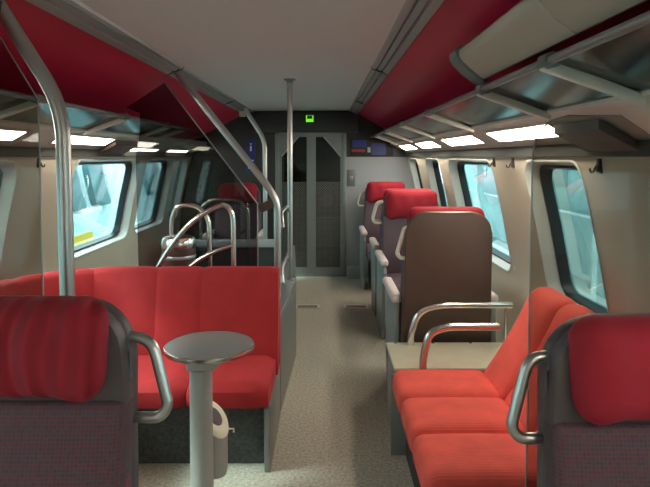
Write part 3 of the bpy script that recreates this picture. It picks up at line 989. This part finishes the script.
# ------------------------------------------------------------------ outside
bm = NB(); box(bm, -60, 60, -40, 80, -2.7, -2.6)
g = struct('ground', bm, 'ballast', label='pale ground beside the tracks outside', smooth=False)
bm = NB(); box(bm, 2.2, 5.2, -20, 60, -2.6, -1.5)
tag(obj('platform', bm, 'ground', None, False), 'pale station platform outside the right windows', 'platform')
for i, (x, lb) in enumerate(((6.1, 'track rail outside on the right, nearer the platform'), (7.55, 'track rail outside on the right, farther from the platform'))):
    bm = NB(); box(bm, x-.05, x+.05, -20, 60, -2.6, -2.44)
    tag(obj('track_rail', bm, 'concrete', None, False), lb, 'rail', 'track rails outside')
bm = NB(); box(bm, 8.6, 9.0, -20, 60, -2.6, -.55)
tag(obj('retaining_wall', bm, 'concrete', None, False), 'pale low wall along the tracks outside on the right', 'wall')
t = thing('shading_canopy', 'added dark canopy cutting daylight outside the right windows', 'canopy', (5.0, 8, -1.5))  # canopy added over the platform to cut daylight entering from the right
bm = NB(); prism(bm, [(-2.9, 4.3), (3.2, 4.7), (3.2, 4.9), (-2.9, 4.5)], 'y', -26, 40); obj('shading_roof', bm, 'building', t, False)
for k in range(7):
    bm = NB(); box(bm, -.1, .1, -22+8*k, -21.8+8*k, 0, 4.5); obj('canopy_post', bm, 'concrete', t, False)
t = thing('station_building', 'dark teal building outside the right windows', 'building', (13, 20, -2.6))
bm = NB(); box(bm, 0, 4, -32, 34, 0, 5.2); obj('facade', bm, 'building', t, False)
for k in range(12):
    bm = NB(); box(bm, -.05, 0, -30+k*5, -27.6+k*5, 2.4, 3.6); obj('window', bm, 'train_glass', t, False)
# neighbouring train on the left
t = thing('neighbour_train', 'pale train standing alongside outside the left windows', 'train', (-3.5, 8, -2.6))
bm = NB()
prism(bm, [(.05, .6), (.08, 2.0), (.0, 3.2), (-.25, 4.35), (-.8, 4.9), (-2.4, 4.9), (-2.9, 4.3), (-2.9, .6)], 'y', -16, 24)
obj('train_body', bm, 'train_body', t)
for k, y in enumerate([-7.5, -5.3, -3.1, -.9, .40, 3.0, 5.2, 7.4]):
    bm = NB(); prism(bm, rrect(y, y+.62 if k == 4 else y+1.0, 3.30, 3.98, .13), 'x', -.14 if True else 0, -.02, .004)
    M = Matrix.Translation((0.03, 0, 0)) @ Matrix.Translation((0, 0, 3.6)) @ Matrix.Rotation(math.radians(-12), 4, 'Y') @ Matrix.Translation((0, 0, -3.6))
    bmesh.ops.transform(bm, matrix=M, verts=bm.verts)
    obj('train_window', bm, 'train_glass', t)
bm = NB(); box(bm, .0, .06, -.75, .25, 2.72, 2.95); obj('yellow_band', bm, 'train_yellow', t, False)
bm = NB(); box(bm, .0, .055, -.72, -.45, 2.97, 3.25); obj('red_stripe', bm, 'train_red', t, False)
bm = NB(); box(bm, .0, .055, -1.0, -.72, 2.6, 3.25); obj('blue_stripe', bm, 'train_blue', t, False)
bm = NB(); box(bm, -2.2, -.6, -16, 24, 0, .6); obj('undercarriage', bm, 'near_black', t, False)

# roof of the coach so that no sky leaks in above the panels
bm = NB(); prism(bm, [(-1.86, 1.0), (-1.80, 1.66), (-1.2, 2.12), (.58, 2.12), (1.18, 1.66), (1.30, 1.0), (1.28, 1.0), (1.16, 1.64), (.57, 2.09), (-1.19, 2.09), (-1.78, 1.64), (-1.84, 1.0)], 'y', Y0-.1, 8.6)
r = None
bm.free()
bm = NB(); prism(bm, [(2*CX-1.2, 1.50), (2*CX-1.10, 1.72), (-1.2, 2.12), (.58, 2.12), (1.10, 1.72), (1.20, 1.50), (1.17, 1.50), (1.08, 1.70), (.57, 2.09), (-1.19, 2.09), (2*CX-1.08, 1.70), (2*CX-1.17, 1.50)], 'y', Y0-.1, 8.6)
o = obj('roof', bm, 'alu', None, False); o['kind'] = 'structure'; tag(o, 'outer roof shell of the coach', 'roof')

# ------------------------------------------------------------------ light
w = bpy.data.worlds.new('World'); S.world = w; w.use_nodes = True
nt = w.node_tree; bg = nt.nodes['Background']
sky = nt.nodes.new('ShaderNodeTexSky'); sky.sky_type = 'NISHITA'
sky.sun_elevation = math.radians(42); sky.sun_rotation = math.radians(250); sky.sun_disc = False
sky.air_density = 1.6; sky.dust_density = 4
mxn = nt.nodes.new('ShaderNodeMix'); mxn.data_type = 'RGBA'; mxn.inputs[0].default_value = .75
mxn.inputs[7].default_value = (6.5, 7.4, 7.6, 1)
nt.links.new(sky.outputs[0], mxn.inputs[6]); nt.links.new(mxn.outputs[2], bg.inputs['Color'])
bg.inputs['Strength'].default_value = .82
sun = bpy.data.lights.new('sun', 'SUN'); sun.energy = 3.0; sun.angle = math.radians(8); sun.color = (1, .96, .88)
so = bpy.data.objects.new('sun', sun); COL.objects.link(so)
so.rotation_euler = (math.radians(10), math.radians(-48), 0)

# ------------------------------------------------------------------ camera
cam = bpy.data.cameras.new('camera'); co = bpy.data.objects.new('camera', cam); COL.objects.link(co)
cam.sensor_width = 36; cam.lens = 560/650*36
co.location = (0, 0, H); co.rotation_euler = (math.radians(90-3.05), 0, 0)
cam.shift_y = -56.7/650; cam.clip_start = .02
S.camera = co
S.view_settings.view_transform = 'Standard'; S.view_settings.look = 'None'
S.view_settings.gamma = 1; S.view_settings.use_curve_mapping = False
S.view_settings.exposure = 0.4
S.cycles.max_bounces = 10; S.cycles.diffuse_bounces = 6; S.cycles.transparent_max_bounces = 16
